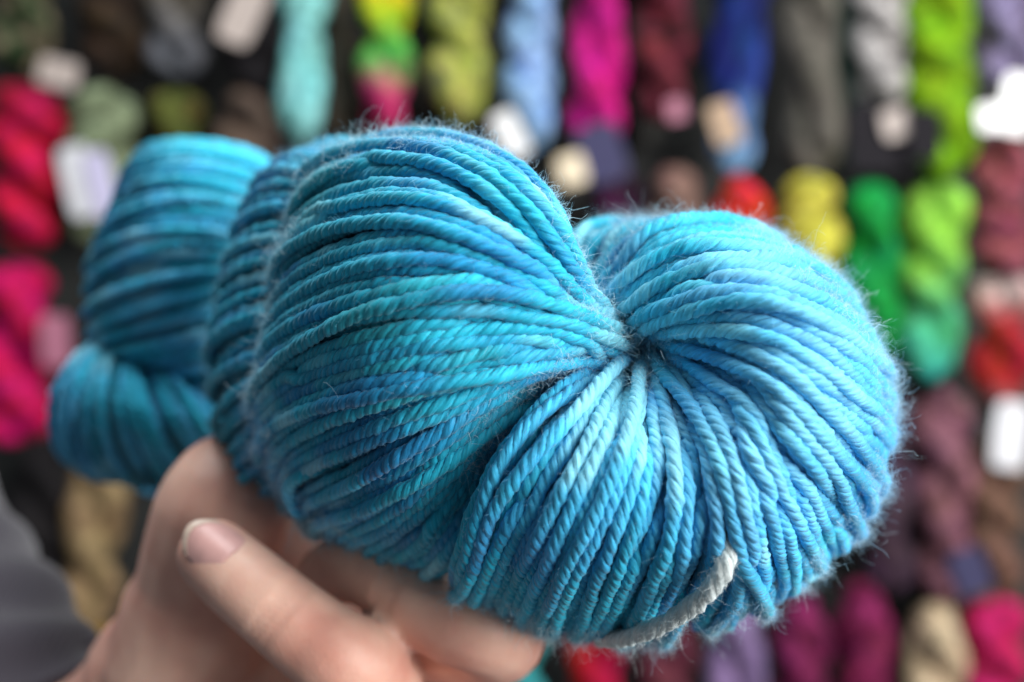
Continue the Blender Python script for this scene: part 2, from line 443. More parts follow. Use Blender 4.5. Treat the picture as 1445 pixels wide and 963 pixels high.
# ------------------------------------------------------------------ building strands
def strand_mesh(name, pts, rad, origin, seed, ds=0.00062, plies=4, sides=6, pitch=0.0080, white=None):
    c, s = resample(pts, ds)
    T, N, B = frames(c)
    r = np.random.default_rng(seed)
    ph0 = r.uniform(0, 6.28)
    wob = 1 + 0.06 * np.sin(s * 2 * np.pi / 0.011 + r.uniform(0, 6.28)) + 0.04 * np.sin(s * 2 * np.pi / 0.0047 + r.uniform(0, 6.28))
    tw = -2 * np.pi * s / (pitch * r.uniform(0.9, 1.12)) + 0.5 * np.sin(s / 0.009 + r.uniform(0, 6.28))
    V = []; Q = []; UV = []; Cc = []
    n = len(c); m = sides
    dye = dye_colour(c, s, seed) if white is None else np.tile(white, (n, 1))
    for k in range(plies):
        a = tw + ph0 + 2 * np.pi * k / plies
        rr = rad * wob
        ax = c + (N * np.cos(a)[:, None] + B * np.sin(a)[:, None]) * (rr * 0.345)[:, None]
        pr = rr * 0.655 * (1 + 0.10 * np.sin(s * 2 * np.pi / 0.006 + r.uniform(0, 6.28)) + 0.06 * np.sin(s * 2 * np.pi / 0.0021 + r.uniform(0, 6.28)))
        e1 = N * np.cos(a)[:, None] + B * np.sin(a)[:, None]
        e2 = np.cross(T, e1)
        th = np.linspace(0, 2 * np.pi, m, endpoint=False)
        ring = ax[:, None] + pr[:, None, None] * (e1[:, None] * np.cos(th)[None, :, None] + e2[:, None] * np.sin(th)[None, :, None])
        base = k * n * m
        V.append(ring.reshape(-1, 3))
        i = np.arange(n - 1)[:, None] * m; j = np.arange(m)[None]; j2 = (j + 1) % m
        Q.append(np.stack([base + i + j, base + i + j2, base + i + m + j2, base + i + m + j], -1).reshape(-1, 4))
        su = s + seed * 0.37 + k * 0.11
        ua = np.broadcast_to(su[:-1, None], (n - 1, m)); ub = np.broadcast_to(su[1:, None], (n - 1, m))
        va = np.broadcast_to(np.arange(m)[None] / m, (n - 1, m)); vb = va + 1.0 / m
        UV.append(np.stack([np.stack([ua, va], -1), np.stack([ua, vb], -1), np.stack([ub, vb], -1), np.stack([ub, va], -1)], 2).reshape(-1, 2))
        Cc.append(np.repeat(dye * r.uniform(0.94, 1.06), m, 0))
    V = np.concatenate(V) - origin; Q = np.concatenate(Q); UV = np.concatenate(UV); Cc = np.concatenate(Cc)
    me = new_mesh(name, V, Q)
    lay_ = me.uv_layers.new(name='fibre')
    lay_.data.foreach_set('uv', UV.astype(np.float32).ravel())
    at = me.color_attributes.new('dye', 'FLOAT_COLOR', 'POINT')
    at.data.foreach_set('color', np.concatenate([np.clip(Cc, 0, 1), np.ones((len(Cc), 1))], 1).astype(np.float32).ravel())
    me.materials.append(M_YARN)
    return me, c, T

def core_mesh(coil, origin, depth):
    """the packed yarn inside a coil: the coil's surface set back, closed behind"""
    c = coils[coil]
    nu, nv = 48, 40
    rows = spline(c.g, np.linspace(0, c.ng - 1, nu))
    S = np.stack([spline(rows[i], np.linspace(0, c.nc - 1, nv)) for i in range(nu)])
    du = np.gradient(S, axis=0); dv = np.gradient(S, axis=1)
    nn = unit(np.cross(unit(du), unit(dv)))
    mid = nn[nu // 3:2 * nu // 3, nv // 3:nv // 2].reshape(-1, 3).mean(0)
    if mid @ (np.array([0, 0, CAMZ]) - c.cen) < 0: nn = -nn
    S = S - nn * depth
    grid = S.reshape(-1, 3)
    idx = np.arange(nu * nv).reshape(nu, nv)
    q = np.stack([idx[:-1, :-1], idx[1:, :-1], idx[1:, 1:], idx[:-1, 1:]], -1).reshape(-1, 4)
    loop = np.concatenate([idx[0, :], idx[1:, -1], idx[-1, -2::-1], idx[-2:0:-1, 0]])
    cen = grid[loop].mean(0) + np.array([0, 0.004, 0])
    V = np.vstack([grid, cen]); ci = len(grid)
    t = np.stack([loop, np.roll(loop, -1), np.full(len(loop), ci)], 1)
    me = new_mesh('coil', V - origin, q, t)
    at = me.color_attributes.new('dye', 'FLOAT_COLOR', 'POINT')
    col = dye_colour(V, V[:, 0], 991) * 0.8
    at.data.foreach_set('color', np.concatenate([np.clip(col, 0, 1), np.ones((len(V), 1))], 1).astype(np.float32).ravel())
    me.uv_layers.new(name='fibre')
    me.materials.append(M_YARN)
    return me

base_pt = P(560, 720, .235)
skein = thing('yarn_skein', base_pt, 'large twisted skein of turquoise and sky blue wool yarn held up in the hand', 'yarn skein')
coil_obj = {}
for k, dep in (('left', .0045), ('right', .0045), ('ridge', .0026), ('far_up', .0026), ('far_low', .0026)):
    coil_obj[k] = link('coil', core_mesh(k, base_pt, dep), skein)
surface_pts = []
under = {}
def join(meshes, name):
    V = []; L = []; UVs = []; D = []; b0 = 0
    for me in meshes:
        n = len(me.vertices); v = np.empty(n * 3, np.float32); me.vertices.foreach_get('co', v)
        l = np.empty(len(me.loops), np.int32); me.loops.foreach_get('vertex_index', l)
        u = np.empty(len(me.loops) * 2, np.float32); me.uv_layers['fibre'].data.foreach_get('uv', u)
        c = np.empty(n * 4, np.float32); me.color_attributes['dye'].data.foreach_get('color', c)
        V.append(v.reshape(-1, 3)); L.append(l + b0); UVs.append(u); D.append(c); b0 += n
        bpy.data.meshes.remove(me)
    me = new_mesh(name, np.concatenate(V), np.concatenate(L).reshape(-1, 4))
    me.uv_layers.new(name='fibre').data.foreach_set('uv', np.concatenate(UVs))
    me.color_attributes.new('dye', 'FLOAT_COLOR', 'POINT').data.foreach_set('color', np.concatenate(D))
    me.materials.append(M_YARN)
    return me
for i, l in enumerate(lines):
    near = l['coil'] in ('left', 'right')
    me, c, T = strand_mesh('strand', l['pts'], l['rad'], base_pt, 100 + i,
                           ds=(0.0011 if l.get('under') else 0.00076) if near else 0.0018, sides=(6 if l['layer'] == 0 else 5 if not l.get('under') else 4) if near else 4, plies=4 if near else 3)
    if l.get('under'): under.setdefault(l['coil'], []).append(me)
    else: link('strand', me, coil_obj[l['coil']])
    nn = np.stack([np.interp(np.linspace(0, 1, len(c)), np.linspace(0, 1, len(l['nrm'])), l['nrm'][:, k]) for k in range(3)], 1)
    surface_pts.append((c, T, unit(nn), i, l['coil'], l['layer'], l['rad']))
for k, ms in under.items():
    o = link('inner_strands', join(ms, 'inner_strands'), coil_obj[k]); o['kind'] = 'stuff'

# the undyed tie that hangs round the lower edge, and the loose loop end at the left
tie = np.array([P(*q) for q in [(1006,690,.172),(1020,735,.1615),(1026,780,.1585),(1010,822,.1592),(974,858,.1645),(930,884,.1708),(884,900,.179),(848,900,.193),(850,880,.21)]])
tie = spline(tie, np.linspace(0, 8, 80))
me, c, T = strand_mesh('tie_strand', tie, YR * 1.25, base_pt, 77, plies=4, pitch=0.011, white=np.array([0.56, 0.62, 0.62]))
o = link('tie_strand', me, coil_obj['right']); o['label'] = 'undyed greyish white strand along the lower edge'
tie_data = (c, T, unit(np.array([0, 0, CAMZ]) - c), 77, 'right', 0, YR * 1.12)
lp = np.array([P(*q) for q in [(470,650,.185),(425,672,.188),(408,690,.193),(412,715,.197),(428,722,.202),(450,705,.21)]])
me, c, T = strand_mesh('strand', spline(lp, np.linspace(0, 5, 50)), YR, base_pt, 78)
link('strand', me, coil_obj['left'])

# ------------------------------------------------------------------ fuzz: single wool fibres standing off the strands
def fibres(n, sources, lmin, lmax, lift, curl, width, seg, seed, pale, filt=None):
    r = np.random.default_rng(seed)
    w = np.array([len(s[0]) for s in sources], float); w /= w.sum()
    pick = r.choice(len(sources), n, p=w)
    root = np.empty((n, 3)); cn = np.empty((n, 3)); tan = np.empty((n, 3)); nrm = np.empty((n, 3)); col = np.empty((n, 3))
    for si in np.unique(pick):
        k = np.where(pick == si)[0]
        c, T, N, sid, coil, ly, rad = sources[si]
        j = r.integers(0, len(c), len(k))
        ang = r.uniform(-1.4, 1.4, len(k))
        b = np.cross(T[j], N[j])
        out = N[j] * np.cos(ang)[:, None] + b * np.sin(ang)[:, None]
        root[k] = c[j] + out * rad * 0.85
        tan[k] = T[j] * r.choice([-1, 1], len(k))[:, None]; nrm[k] = out; cn[k] = N[j]
        dc = dye_colour(c[j], j * 0.0006, 100 + sid) if sid != 77 else np.tile([.7, .72, .7], (len(k), 1))
        col[k] = dc
    if filt is not None:
        keep = filt(root, nrm, cn); root, tan, nrm, col = root[keep], tan[keep], nrm[keep], col[keep]; n = len(root)
    L = lmin + (lmax - lmin) * r.beta(1.2, 3.2, n)
    d = unit(tan * r.uniform(0.2, 1.0, n)[:, None] + nrm * (lift * r.uniform(0.4, 1.4, n))[:, None] + r.normal(size=(n, 3)) * 0.35)
    pts = np.empty((n, seg + 1, 3)); pts[:, 0] = root
    axis = unit(r.normal(size=(n, 3)))
    kap = r.normal(size=n) * curl
    for i in range(seg):
        pts[:, i + 1] = pts[:, i] + d * (L / seg)[:, None]
        axis = unit(axis + r.normal(size=(n, 3)) * 0.35)
        ang = (kap + r.normal(size=n) * curl * 0.5) / seg
        d = unit(d * np.cos(ang)[:, None] + np.cross(axis, d) * np.sin(ang)[:, None])
    tt = np.gradient(pts, axis=1)
    e1 = unit(np.cross(tt, r.normal(size=(n, 1, 3)))); e2 = unit(np.cross(tt, e1))
    wv = width * r.uniform(0.6, 1.3, n)[:, None] * np.linspace(1, 0.45, seg + 1)[None]
    ring = np.stack([pts + wv[..., None] * e1, pts - wv[..., None] * e1], 2)
    V = ring.reshape(-1, 3)
    base = (np.arange(n) * (seg + 1) * 2)[:, None]; ii = (np.arange(seg) * 2)[None]
    Q = np.stack([base + ii, base + ii + 1, base + ii + 3, base + ii + 2], -1).reshape(-1, 4)
    col = np.clip(col * 1.1 + (np.array([0.75, 0.86, 0.88]) - col) * (pale * r.uniform(0.5, 1.3, n))[:, None], 0, 1)  # pale share whitens rim fibres, painting in the light passing through them
    return V, Q, np.repeat(col, (seg + 1) * 2, 0)

near_src = [s for s in surface_pts if s[4] in ('left', 'right') and s[5] == 0] + [tie_data]
far_src = [s for s in surface_pts if s[4] == 'ridge']
camp = np.array([0, 0, CAMZ])
def rim(root, nrm, cn):
    view = unit(camp - root)
    return (np.abs((cn * view).sum(1)) < 0.42) & (np.abs((nrm * view).sum(1)) < 0.75)
def facing(root, nrm, cn):
    view = unit(camp - root)
    return (nrm * view).sum(1) > -0.2
batches = [fibres(46000, near_src, 0.0005, 0.0024, 0.45, 2.4, 0.000029, 3, 1, 0.28, facing),
           fibres(78000, near_src, 0.0008, 0.0050, 0.9, 4.5, 0.000025, 4, 2, 0.70, rim),
           fibres(26000, near_src, 0.002, 0.0100, 1.0, 8.5, 0.000034, 8, 5, 0.85, rim),
           fibres(1800, near_src, 0.002, 0.007, 0.5, 6.5, 0.000022, 9, 3, 0.5, facing),
           fibres(5000, [tie_data], 0.0006, 0.004, 0.6, 3.5, 0.000028, 5, 6, 0.6),
           fibres(5000, far_src, 0.001, 0.005, 0.8, 4.0, 0.000026, 6, 4, 0.5, facing)]
V = []; Q = []; Cc = []; b0 = 0
for v_, q_, c_ in batches:
    V.append(v_); Q.append(q_ + b0); Cc.append(c_); b0 += len(v_)
V = np.concatenate(V) - base_pt; Q = np.concatenate(Q); Cc = np.concatenate(Cc)
me = new_mesh('fuzz', V, Q)
at = me.color_attributes.new('dye', 'FLOAT_COLOR', 'POINT')
at.data.foreach_set('color', np.concatenate([Cc, np.ones((len(Cc), 1))], 1).astype(np.float32).ravel())
fz = link('fuzz', me, skein, M_FUZZ); fz['kind'] = 'stuff'

# ------------------------------------------------------------------ the hand (one continuous surface) with sleeve and nails
def capsule_chain(chain, V, F, rings=14, per=10):
    """tapered tube with round ends through (point, radius) joints"""
    pts = np.array([c[0] for c in chain]); rad = np.array([c[1] for c in chain])
    t = np.linspace(0, len(chain) - 1, (len(chain) - 1) * per + 1)
    p = spline(pts, t) if len(chain) > 2 else pts[0] + (pts[1] - pts[0]) * t[:, None]
    r = np.interp(t, np.arange(len(chain)), rad)
    T, N, B = frames(p)
    rows = [(p[0] - T[0] * r[0] * math.sin(a), r[0] * math.cos(a), 0) for a in (1.5, 1.1, 0.7, 0.35)]
    rows += [(p[i], r[i], i) for i in range(len(p))]
    rows += [(p[-1] + T[-1] * r[-1] * math.sin(a), r[-1] * math.cos(a), len(p) - 1) for a in (0.35, 0.7, 1.1, 1.5)]
    b = len(V)
    for q, rr, i in rows:
        for k in range(rings):
            a = 2 * math.pi * k / rings
            V.append(q + (N[i] * math.cos(a) + B[i] * math.sin(a)) * rr)
    for i in range(len(rows) - 1):
        for k in range(rings):
            k2 = (k + 1) % rings
            F.append((b + i * rings + k, b + i * rings + k2, b + (i + 1) * rings + k2, b + (i + 1) * rings + k))
    F.append(tuple(b + k for k in range(rings))[::-1])
    F.append(tuple(b + (len(rows) - 1) * rings + k for k in range(rings)))

hand_base = P(200, 1010, .25)
def J(px, py, d, r): return (P(px, py, d), r)
V = []; F = []
# middle finger, folded back with its nail to the camera
capsule_chain([J(302,784,.2075,.0073), J(338,816,.2025,.0077), J(391,860,.1985,.0079), J(449,906,.1975,.0084), J(500,944,.1995,.0094), J(530,980,.222,.0102), J(500,985,.250,.0115)], V, F)
# index finger above it
capsule_chain([J(462,812,.2235,.0066), J(505,800,.2150,.0076), J(560,822,.2085,.0082), J(630,866,.2045,.0090), J(688,884,.2055,.0096), J(690,900,.226,.0104), J(600,890,.256,.0125)], V, F)
# ring and little finger below the frame
capsule_chain([J(385,1060,.2130,.0062), J(430,1060,.2060,.0078), J(500,1075,.2030,.0092), J(520,1090,.218,.0098), J(470,1090,.250,.0112)], V, F)
capsule_chain([J(370,1150,.2150,.0056), J(420,1155,.2100,.0070), J(480,1170,.2080,.0082), J(490,1180,.222,.0088), J(430,1170,.250,.0105)], V, F)
# palm, ball of the thumb, thumb behind the skein, wrist and forearm
capsule_chain([J(600,890,.260,.0125), J(460,880,.256,.0150), J(330,900,.252,.0190), J(250,960,.252,.0215)], V, F)
capsule_chain([J(500,990,.256,.0125), J(400,960,.252,.0165), J(280,980,.250,.0215)], V, F)
capsule_chain([J(470,1090,.256,.0120), J(370,1050,.254,.0170), J(270,1010,.252,.0215)], V, F)
capsule_chain([J(430,1170,.254,.0110), J(340,1110,.254,.0160), J(260,1040,.254,.0205)], V, F)
capsule_chain([J(420,780,.258,.0120), J(340,800,.248,.0170), J(290,880,.246,.0200)], V, F)
capsule_chain([J(270,930,.246,.0200), J(285,820,.240,.0145), J(312,728,.236,.0150), J(330,690,.244,.0135), J(385,640,.270,.0105), J(450,600,.283,.0090)], V, F)
capsule_chain([J(270,950,.250,.0220), J(225,1010,.256,.0225), J(140,1075,.268,.0220), J(60,1060,.285,.0225), J(0,960,.292,.021)], V, F)
me0 = bpy.data.meshes.new('hand_rough')
me0.from_pydata([tuple(v - hand_base) for v in V], [], F); me0.update()
tmp = bpy.data.objects.new('hand_rough', me0); COL.objects.link(tmp)
md = tmp.modifiers.new('remesh', 'REMESH'); md.mode = 'VOXEL'; md.voxel_size = 0.0011
ms = tmp.modifiers.new('smooth', 'SMOOTH'); ms.factor = 0.5; ms.iterations = 7
dg = bpy.context.evaluated_depsgraph_get()
me = bpy.data.meshes.new_from_object(tmp.evaluated_get(dg))
bpy.data.objects.remove(tmp)
me.name = 'person'
me.polygons.foreach_set('use_smooth', [True] * len(me.polygons))
me.materials.clear(); me.materials.append(M_SKIN)
# bend creases across the finger joints
vv = np.empty(len(me.vertices) * 3, np.float32); me.vertices.foreach_get('co', vv); vv = vv.reshape(-1, 3).astype(float) + hand_base
nn = np.empty_like(vv, dtype=np.float32); me.vertices.foreach_get('normal', nn.ravel() if False else (tmpn := np.empty(len(vv) * 3, np.float32))); nn = tmpn.reshape(-1, 3)
def crease(a, b, width, depth, reach):
    global vv
    ax = unit((b - a)[None])[0]
    for off in (-0.0016, 0.0, 0.0017):
        mid = a + ax * off
        t = (vv - mid) @ ax
        lat = np.linalg.norm((vv - mid) - t[:, None] * ax, axis=1)
        w = np.exp(-(t / width) ** 2) * (lat < reach)
        front = np.clip((nn * unit(camp - vv)).sum(1), 0, 1)
        vv -= nn * (w * depth * front)[:, None]
crease(P(404, 857, .1985), P(455, 898, .1975), 0.0006, 0.0006, 0.011)
crease(P(575, 832, .2085), P(630, 866, .2045), 0.0006, 0.0005, 0.011)
me.vertices.foreach_set('co', (vv - hand_base).astype(np.float32).ravel()); me.update()
person = link('person', me)
person.location = hand_base
person['label'] = 'hand in a grey sleeve with curled fingers gripping the turquoise skein from below'
person['category'] = 'person'

def nail(cpx, axis_px, width, length, parent):
    """curved plate on a fingertip: centre (px,py,d), tip direction point, both on the finger axis"""
    c = P(*cpx); t = unit((P(*axis_px) - c)[None])[0]
    view = unit((camp - c)[None])[0]
    up = view - t * (view @ t); up /= np.linalg.norm(up)
    up = unit((up + np.array([0.10, 0, 0.10]))[None])[0]; up = up - t * (up @ t); up /= np.linalg.norm(up)
    side = np.cross(t, up)
    nu, nv = 13, 15
    out = []
    for part in ('plate', 'edge'):
        Vn = []; Qn = []
        for layer in (0, 1):
            for i in range(nv):
                f = i / (nv - 1)
                y = -length * 0.5 + length * f if part == 'plate' else length * (0.5 + 0.14 * f)
                for j in range(nu):
                    g = j / (nu - 1) * 2 - 1
                    wv = width * (math.sqrt(max(0.02, 1 - (max(0, -(y / length) - 0.12) / 0.42) ** 2)) if y < -0.12 * length else 1.0)
                    wv *= 1 - 0.12 * max(0, y / length - 0.2) * 3
                    x = g * wv * 0.5
                    yy = y - (0.22 * length * g * g if y > 0.2 * length else 0.22 * length * g * g * max(0, (y / length + 0.5) / 0.7))
                    h = -0.72 * x * x / (width * 0.62) - 4.0 * (y / length) ** 2 * 0.0002 - layer * 0.0006 + (0.00015 if part == 'edge' else 0)
                    Vn.append(c + up * (0.0076 + h) + side * x + t * yy)
        off = nu * nv
        for i in range(nv - 1):
            for j in range(nu - 1):
                a = i * nu + j
                Qn.append((a, a + 1, a + nu + 1, a + nu)); Qn.append((off + a, off + a + nu, off + a + nu + 1, off + a + 1))
        ring = [j for j in range(nu)] + [i * nu + nu - 1 for i in range(1, nv)] + [(nv - 1) * nu + j for j in range(nu - 2, -1, -1)] + [i * nu for i in range(nv - 2, 0, -1)]
        for a, b in zip(ring, ring[1:] + ring[:1]): Qn.append((a, off + a, off + b, b))
        me = new_mesh('fingernail', np.array(Vn) - hand_base, Qn)
        out.append(me)
    n = link('fingernail', out[0], parent, M_NAIL)
    link('nail_edge', out[1], n, M_NAIL_TIP)
nail((316, 792, .2050), (292, 772, .2075), 0.0100, 0.0104, person)

def sleeve():
    m, nt, b, N, K = nodes_of('grey_knit')
    tc = N('ShaderNodeTexCoord')
    w = N('ShaderNodeTexWave'); w.inputs['Scale'].default_value = 260; w.inputs['Distortion'].default_value = 1.5
    K(tc.outputs['Object'], w.inputs['Vector'])
    cr = N('ShaderNodeValToRGB')
    cr.color_ramp.elements[0].color = (0.034, 0.028, 0.040, 1); cr.color_ramp.elements[1].color = (0.058, 0.049, 0.066, 1)
    K(w.outputs[0], cr.inputs[0]); K(cr.outputs[0], b.inputs['Base Color'])
    b.inputs['Roughness'].default_value = 0.9; b.inputs['Sheen Weight'].default_value = 0.4
    bu = N('ShaderNodeBump'); bu.inputs['Strength'].default_value = 0.5; bu.inputs['Distance'].default_value = 0.0006
    K(w.outputs[0], bu.inputs['Height']); K(bu.outputs[0], b.inputs['Normal'])
    ch = [J(52,1060,.284,.0255), J(26,1020,.286,.0258), J(-4,970,.292,.0268), J(-56,878,.315,.0285), J(-120,765,.355,.0300), J(-215,590,.43,.0320)]
    pts = np.array([c[0] for c in ch]); rad = np.array([c[1] for c in ch])
    t = np.linspace(0, 5, 70); p = spline(pts, t); r = np.interp(t, np.arange(6), rad)
    T, N_, B = frames(p); k = 48
    th = np.linspace(0, 2 * np.pi, k, endpoint=False)
    V = []; 
    for side in (0, 1):
        for i in range(len(p)):
            fold = 1 + 0.05 * np.sin(i * 0.55 + 1.5 * np.sin(th * 2)) * min(1, i / 8) + 0.03 * np.sin(th * 3 + i * 0.2)
            rr = r[i] * fold - side * 0.0016 + (0.0012 if i < 5 else 0)
            V.append(p[i] + (N_[i] * np.cos(th)[:, None] + B[i] * np.sin(th)[:, None]) * rr[:, None])
    V = np.concatenate(V); n = len(p); Q = []
    for side in (0, 1):
        for i in range(n - 1):
            for j in range(k):
                a = side * n * k + i * k + j; b_ = side * n * k + i * k + (j + 1) % k
                Q.append((a, b_, b_ + k, a + k) if side == 0 else (a, a + k, b_ + k, b_))
    for j in range(k):
        a, b_ = j, (j + 1) % k
        Q.append((a, n * k + a, n * k + b_, b_))
    me = new_mesh('sleeve', V - hand_base, Q)
    o = link('sleeve', me, person, m); o['label'] = 'dark mauve grey sleeve'
sleeve()

# ------------------------------------------------------------------ the display wall behind
WALL_D, HANG_D = 1.36, 1.27
def wall_material():
    m, nt, b, N, K = nodes_of('dark_panel')
    tc = N('ShaderNodeTexCoord')
    n1 = N('ShaderNodeTexNoise'); n1.inputs['Scale'].default_value = 9; n1.inputs['Detail'].default_value = 5
    K(tc.outputs['Object'], n1.inputs['Vector'])
    cr = N('ShaderNodeValToRGB')
    cr.color_ramp.elements[0].position = 0.35; cr.color_ramp.elements[0].color = (0.006, 0.006, 0.006, 1)
    cr.color_ramp.elements[1].position = 0.75; cr.color_ramp.elements[1].color = (0.022, 0.025, 0.023, 1)
    K(n1.outputs[0], cr.inputs[0]); K(cr.outputs[0], b.inputs['Base Color'])
    b.inputs['Roughness'].default_value = 0.7
    return m
def box(name, lo, hi, parent=None, mat=None):
    x0, y0, z0 = lo; x1, y1, z1 = hi
    V = np.array([(x0,y0,z0),(x1,y0,z0),(x1,y1,z0),(x0,y1,z0),(x0,y0,z1),(x1,y0,z1),(x1,y1,z1),(x0,y1,z1)])
    Q = [(0,3,2,1),(4,5,6,7),(0,1,5,4),(1,2,6,5),(2,3,7,6),(3,0,4,7)]
    return link(name, new_mesh(name, V, Q, smooth_shade=False), parent, mat)
wall = box('wall', (-1.4, WALL_D, 0.5), (1.4, WALL_D + 0.03, 2.3), None, wall_material())
wall['kind'] = 'structure'
M_HOOK = plain('hook_steel', (0.25, 0.25, 0.26), 0.35, 0.5, 200, 0.9)

# one twisted hank: two plies wound round each other, each ribbed by its strands; unit length 1, hanging down from z = 0
def hank_ply(k, turns, lobes, length, width, seed):
    r = np.random.default_rng(seed)
    n, m = 84, 40
    f = np.linspace(0, 1, n)
    env = np.minimum(1, np.sin(np.pi * np.clip(f, 0, 1)) * 2.6 + 0.02) ** 0.55
    swell = 1 + 0.13 * np.sin(f * 8 + r.uniform(0, 6)) + 0.09 * np.sin(f * 15 + r.uniform(0, 6)) + 0.05 * np.sin(f * 31 + r.uniform(0, 6))
    R = width * 0.26 * env * swell
    off = width * 0.215 * np.minimum(1, np.sin(np.pi * f) * 3.2)
    wr = np.random.default_rng(seed // 10)
    a = 2 * np.pi * turns * (f + 0.05 * np.sin(f * 7 + wr.uniform(0, 6))) + np.pi * k
    c = np.stack([off * np.cos(a), off * np.sin(a), -f * length], 1)
    T, N, B = frames(c)
    th = np.linspace(0, 2 * np.pi, m, endpoint=False)
    tw = 2.2 * np.pi * f * 2
    rib = 1 + 0.09 * np.cos(lobes * (th[None] + tw[:, None]))
    V = c[:, None] + (N[:, None] * np.cos(th)[None, :, None] + B[:, None] * np.sin(th)[None, :, None]) * (R[:, None] * rib)[..., None]
    V = V.reshape(-1, 3)
    i = np.arange(n - 1)[:, None] * m; j = np.arange(m)[None]; j2 = (j + 1) % m
    Q = np.stack([i + j, i + j2, i + m + j2, i + m + j], -1).reshape(-1, 4)
    V = np.vstack([V, c[0], c[-1]]); t0 = len(V) - 2
    jj = np.arange(m); jn = (jj + 1) % m
    t = np.concatenate([np.stack([jn, jj, np.full(m, t0)], 1), np.stack([(n - 1) * m + jj, (n - 1) * m + jn, np.full(m, t0 + 1)], 1)])
    return new_mesh('ply', V, Q, t)
HANKS = []
for sd, turns in ((1, 1.5), (2, 1.9), (3, 1.2), (4, 1.7), (5, -1.4), (6, 1.0)):
    HANKS.append([hank_ply(k, turns, 13, 0.225, 0.075, sd * 10 + k) for k in (0, 1)])
for h in HANKS:
    for me in h: me.materials.append(None)

def hank_material(name, cols, bands):
    """cols: 2-4 linear colours; bands: along the hank (top to bottom) or mottled"""
    m, nt, b, N, K = nodes_of(name)
    tc = N('ShaderNodeTexCoord')
    n1 = N('ShaderNodeTexNoise'); n1.noise_dimensions = '4D'; n1.inputs['Scale'].default_value = 40; n1.inputs['Detail'].default_value = 2
    n1.inputs['W'].default_value = random.uniform(0, 50)
    K(tc.outputs['Object'], n1.inputs['Vector'])
    cr = N('ShaderNodeValToRGB')
    el = cr.color_ramp.elements
    while len(el) < len(cols): el.new(0.5)
    for i, c in enumerate(cols):
        if bands: el[i].position = i / max(1, len(cols) - 1)
        else: el[i].position = 0.32 + 0.36 * i / max(1, len(cols) - 1)
        el[i].color = (*[min(1, 1.12 * x ** 1.15) for x in c], 1)
    if bands:
        sep = N('ShaderNodeSeparateXYZ'); K(tc.outputs['Object'], sep.inputs[0])
        mr = N('ShaderNodeMapRange'); mr.inputs['From Min'].default_value = 0.0; mr.inputs['From Max'].default_value = -0.225
        K(sep.outputs[2], mr.inputs[0])
        ma = N('ShaderNodeMath'); ma.operation = 'MULTIPLY_ADD'; ma.inputs[1].default_value = 0.5
        K(n1.outputs[0], ma.inputs[0]); 
        sb = N('ShaderNodeMath'); sb.operation = 'SUBTRACT'; sb.inputs[1].default_value = 0.25
        K(mr.outputs[0], sb.inputs[0]); K(sb.outputs[0], ma.inputs[2]); K(ma.outputs[0], cr.inputs[0])
    else:
        K(n1.outputs[0], cr.inputs[0])
    n2 = N('ShaderNodeTexNoise'); n2.noise_dimensions = '4D'; n2.inputs['Scale'].default_value = 75; n2.inputs['Detail'].default_value = 3
    n2.inputs['W'].default_value = random.uniform(0, 50); K(tc.outputs['Object'], n2.inputs['Vector'])
    m2 = N('ShaderNodeMapRange'); m2.inputs['From Min'].default_value = 0.3; m2.inputs['From Max'].default_value = 0.7
    m2.inputs['To Min'].default_value = 0.30; m2.inputs['To Max'].default_value = 1.20; K(n2.outputs[0], m2.inputs[0])
    n3 = N('ShaderNodeTexNoise'); n3.noise_dimensions = '4D'; n3.inputs['Scale'].default_value = 34
    n3.inputs['W'].default_value = random.uniform(0, 50); K(tc.outputs['Object'], n3.inputs['Vector'])
    m3 = N('ShaderNodeMapRange'); m3.inputs['From Min'].default_value = 0.3; m3.inputs['From Max'].default_value = 0.7
    m3.inputs['To Min'].default_value = 0.482; m3.inputs['To Max'].default_value = 0.518; K(n3.outputs[0], m3.inputs[0])
    hs = N('ShaderNodeHueSaturation'); K(m2.outputs[0], hs.inputs['Value']); K(m3.outputs[0], hs.inputs['Hue']); K(cr.outputs[0], hs.inputs['Color'])
    K(hs.outputs[0], b.inputs['Base Color'])
    b.inputs['Roughness'].default_value = 0.8
    b.inputs['Specular IOR Level'].default_value = 0.2
    return m

tag_mats = {'white': plain('white_card', (0.74, 0.74, 0.78), 0.5, 0.4, 60), 'lilac': plain('lilac_card', (0.62, 0.58, 0.80), 0.5, 0.4, 60),
            'cream': plain('cream_glint', (0.90, 0.76, 0.55), 0.35, 0.5, 60), 'beige': plain('beige_card', (0.50, 0.42, 0.38), 0.5, 0.4, 60),  # the cream one stands in for a blurred bright highlight
            'black': plain('black_card', (0.012, 0.010, 0.014), 0.8, 0.2, 60), 'navy': plain('navy_card', (0.045, 0.042, 0.11), 0.7, 0.3, 60),
            'glint': plain('white_glint', (1.0, 1.0, 1.0), 0.30, 0.8, 60, 0.0), 'tan': plain('tan_card', (0.50, 0.34, 0.22), 0.5, 0.4, 60),  # pure white holds the painted glint of the shiny tags
            'pink': plain('pink_card', (0.46, 0.17, 0.25), 0.5, 0.4, 60)}

